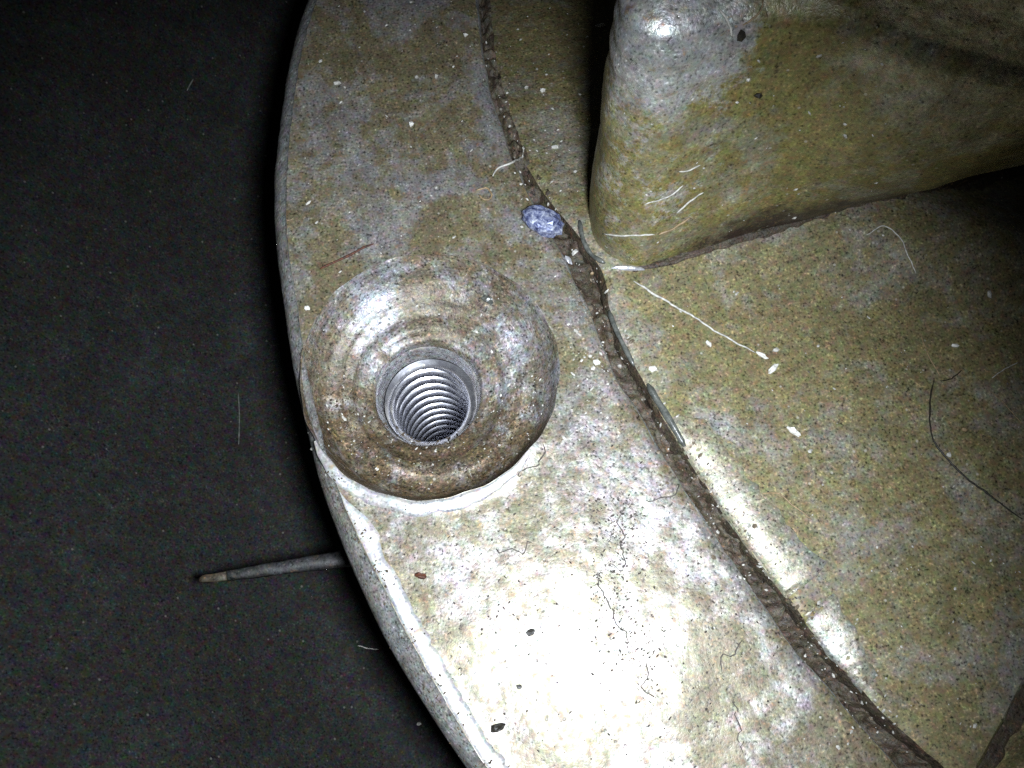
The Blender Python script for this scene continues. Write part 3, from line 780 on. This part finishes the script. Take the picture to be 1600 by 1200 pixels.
# chips
CH = [(1208, 576, .26, .10, 45, M_white, 'bright white chip at the end of the long pale fibre'),
      (1190, 556, .20, .08, -30, M_white, 'white chip touching the end of the long pale fibre'),
      (1212, 548, .12, .09, 10, M_pale, 'small pinkish pale chip above the bright white chip'),
      (1240, 675, .25, .10, -35, M_white, 'lone white chip in the middle of the olive plate'),
      (1491, 541, .16, .07, -5, M_white, 'small white chip right of the tan hair'),
      (1545, 460, .12, .16, 0, M_pale, 'pale chip high on the right of the plate'),
      (1482, 712, .10, .10, 0, M_pale, 'pale round chip beside the long dark hair'),
      (1506, 672, .12, .10, 0, M_tan, 'tan crumb to the right of the long dark hair'),
      (980, 420, .60, .10, -2, M_shiny, 'shiny white metal sliver wedged under the foot of the post'),
      (888, 408, .26, .10, -50, M_shiny, 'shiny crooked sliver in the groove below the blue chip'),
      (899, 396, .18, .12, -30, M_white, 'white crumb in the groove below the blue chip'),
      (926, 427, .10, .08, 0, M_tan, 'tan crumb in the groove under the foot of the post'),
      (938, 41, .22, .09, 12, M_white, 'white chip in the shade left of the post top'),
      (848, 142, .12, .11, 0, M_white, 'larger white speck between the groove and the post'),
      (822, 138, .09, .09, 0, M_pale, 'smaller pale speck left of a white one between groove and post'),
      (867, 231, .14, .08, 10, M_white, 'white speck low between the groove and the post'),
      (1020, 577, .18, .10, 5, M_white, 'white chip on the plate edge left of the long fibre'),
      (1107, 538, .14, .07, -35, M_white, 'slim white chip under the long fibre'),
      (528, 131, .14, .10, 20, M_pale, 'pale chip high on the flange near its rim'),
      (643, 195, .10, .10, 0, M_white, 'white speck in the middle of the upper flange'),
      (728, 56, .10, .07, 0, M_white, 'white speck near the top of the flange by the groove'),
      (651, 122, .08, .08, 0, M_pale, 'pale speck on the upper flange, left of an upright one'),
      (682, 120, .06, .12, 0, M_pale, 'small upright pale speck on the upper flange'),
      (932, 567, .14, .12, 0, M_white, 'white speck on the flange right of the counterbore'),
      (480, 482, .12, .10, 0, M_white, 'white speck at the left edge of the counterbore'),
      (830, 988, .16, .12, 30, M_dark, 'black crumb on the brightest part of the flange'),
      (811, 1073, .10, .08, 0, M_dark, 'small black crumb low on the bright flange'),
      (778, 1137, .22, .12, 20, M_dark, 'dark smudge of dirt near the bottom of the bright flange'),
      (658, 900, .20, .10, -10, M_rust, 'brown crumb on the flange below the counterbore'),
      (762, 468, .24, .12, -20, M_seal, 'grey blue smear chip on the upper counterbore wall'),
      (1148, 28, .10, .10, 0, M_pale, 'pale speck near the curved fibre at the post top'),
      (1158, 55, .12, .18, 0, M_dark, 'dark pit mark by the curved fibre on the post'),
      (1185, 148, .14, .10, 30, M_dark, 'dark nick on the face of the post'),
      (655, 1131, .12, .08, 0, M_pale, 'pale crumb on the lowest part of the rim')]
for i, (x, y, L_, W_, an, m, lab) in enumerate(CH):
    flake('dirt_crumb' if m in (M_dark, M_rust, M_tan) else 'chip', x, y, L_, W_, an, m, lab, 'crumb' if m in (M_dark, M_rust, M_tan) else 'chip', thick=0.04, seed=20 + i, sub=1 if L_ < 0.2 else 2)

# fine dust, too much to count
def build_dust(name, label, n, regions, rlo, rhi, m, seed, within=None):
    rr = random.Random(seed); vs = []; fs = []
    for _ in range(n):
        x0, y0, x1, y1 = rr.choice(regions)
        l, nn = cast(rr.uniform(x0, x1), rr.uniform(y0, y1))
        if within and math.hypot(l.x - HC[0], l.y - HC[1]) > within: continue
        r = rlo + (rhi - rlo) * rr.random() ** 3
        u = nn.orthogonal().normalized(); v = nn.cross(u)
        b = len(vs); k = 5; ph = rr.uniform(0, 6); st = rr.uniform(0.6, 1.6)
        for j in range(k):
            a = ph + j * 2 * math.pi / k
            vs.append(tuple(l + (u * math.cos(a) * st + v * math.sin(a) / st) * r * rr.uniform(0.7, 1.2) + nn * r * 0.05))
        vs.append(tuple(l + nn * r * 0.7))
        fs += [(b + j, b + (j + 1) % k, b + k) for j in range(k)]
    o = link(name, mesh(name, vs, fs), m, smooth=False); o['kind'] = 'stuff'
    o['label'] = label; o['category'] = 'dust'
    return o
REG = [(470, 0, 760, 400), (780, 0, 920, 300), (960, 60, 1400, 380), (1000, 450, 1600, 900), (1250, 850, 1600, 1180), (480, 420, 870, 760), (880, 480, 950, 700)]
build_dust('dust', 'fine pale dust scattered over flange and casting', 420, REG, 0.010, 0.045, M_pale, 5)
build_dust('soot', 'fine black soot grains scattered over the bright flange and plate', 1900, [(920, 780, 1010, 900), (920, 890, 1000, 1040), (560, 780, 900, 1000), (700, 900, 1050, 1200), (880, 600, 1100, 900), (1000, 900, 1250, 1150), (1000, 420, 1600, 1100), (1080, 690, 1300, 1000), (480, 0, 760, 400)], 0.006, 0.024, M_crack, 6)
def pol(r0, r1, d0, d1): return [(670 + r * math.cos(math.radians(a)) - 22, 585 - 0.95 * r * math.sin(math.radians(a)) - 12, 670 + r * math.cos(math.radians(a)) + 22, 585 - 0.95 * r * math.sin(math.radians(a)) + 12) for a in range(d0, d1, 8) for r in (r0, (r0 + r1) / 2, r1)]
build_dust('bore_dirt', 'dark brown grit settled in the lower half of the counterbore', 1500, pol(118, 190, 196, 346), 0.006, 0.034, M_soil, 12, 2.0)
build_dust('bore_grit', 'pale grit settled in the lower half of the counterbore', 160, pol(120, 185, 180, 360), 0.008, 0.028, M_pale, 13, 2.0)
GREG = [(760, 60, 800, 200), (800, 220, 880, 360), (890, 380, 950, 470), (940, 480, 990, 580), (1000, 620, 1060, 720), (1070, 740, 1140, 840), (1150, 860, 1210, 930), (1240, 970, 1310, 1060), (1320, 1080, 1400, 1160)]
build_dust('grime_flecks', 'dark flecks gathered in a crooked vein down the bright flange', 420, [(930, 770, 985, 810), (950, 800, 990, 850), (940, 840, 975, 900), (925, 890, 965, 930), (935, 920, 985, 960), (950, 950, 1005, 1000), (975, 980, 1040, 1030), (960, 1000, 1030, 1060), (880, 780, 1040, 900), (985, 1040, 1030, 1110)], 0.005, 0.026, M_crack, 15)
build_dust('rim_dirt', 'dark dirt crumbs along the chamfered rim', 380, [(x + 2, y - 14, x + w + 10, y + 14) for (x, y), w in list(zip(RIM_PX, RIM_W))[9:16]] + [(515, 760, 545, 800), (540, 810, 575, 870), (575, 880, 610, 950), (615, 960, 650, 1030), (650, 1040, 690, 1110), (690, 1110, 735, 1190)], 0.006, 0.028, M_soil, 16)
build_dust('groove_grit', 'pale grit grains caught along the groove', 170, GREG, 0.012, 0.040, M_pale, 9)
build_dust('groove_crumbs', 'brown crumbs lodged along the groove', 200, [(760, 60, 800, 200), (800, 220, 880, 360), (900, 420, 950, 500), (940, 500, 1000, 600), (1020, 660, 1100, 780), (1110, 790, 1180, 880), (1200, 930, 1280, 1010), (1300, 1050, 1400, 1160)], 0.015, 0.06, M_crumb, 8)

S.cycles.use_denoising = False
S.cycles.sample_clamp_indirect = 3.0
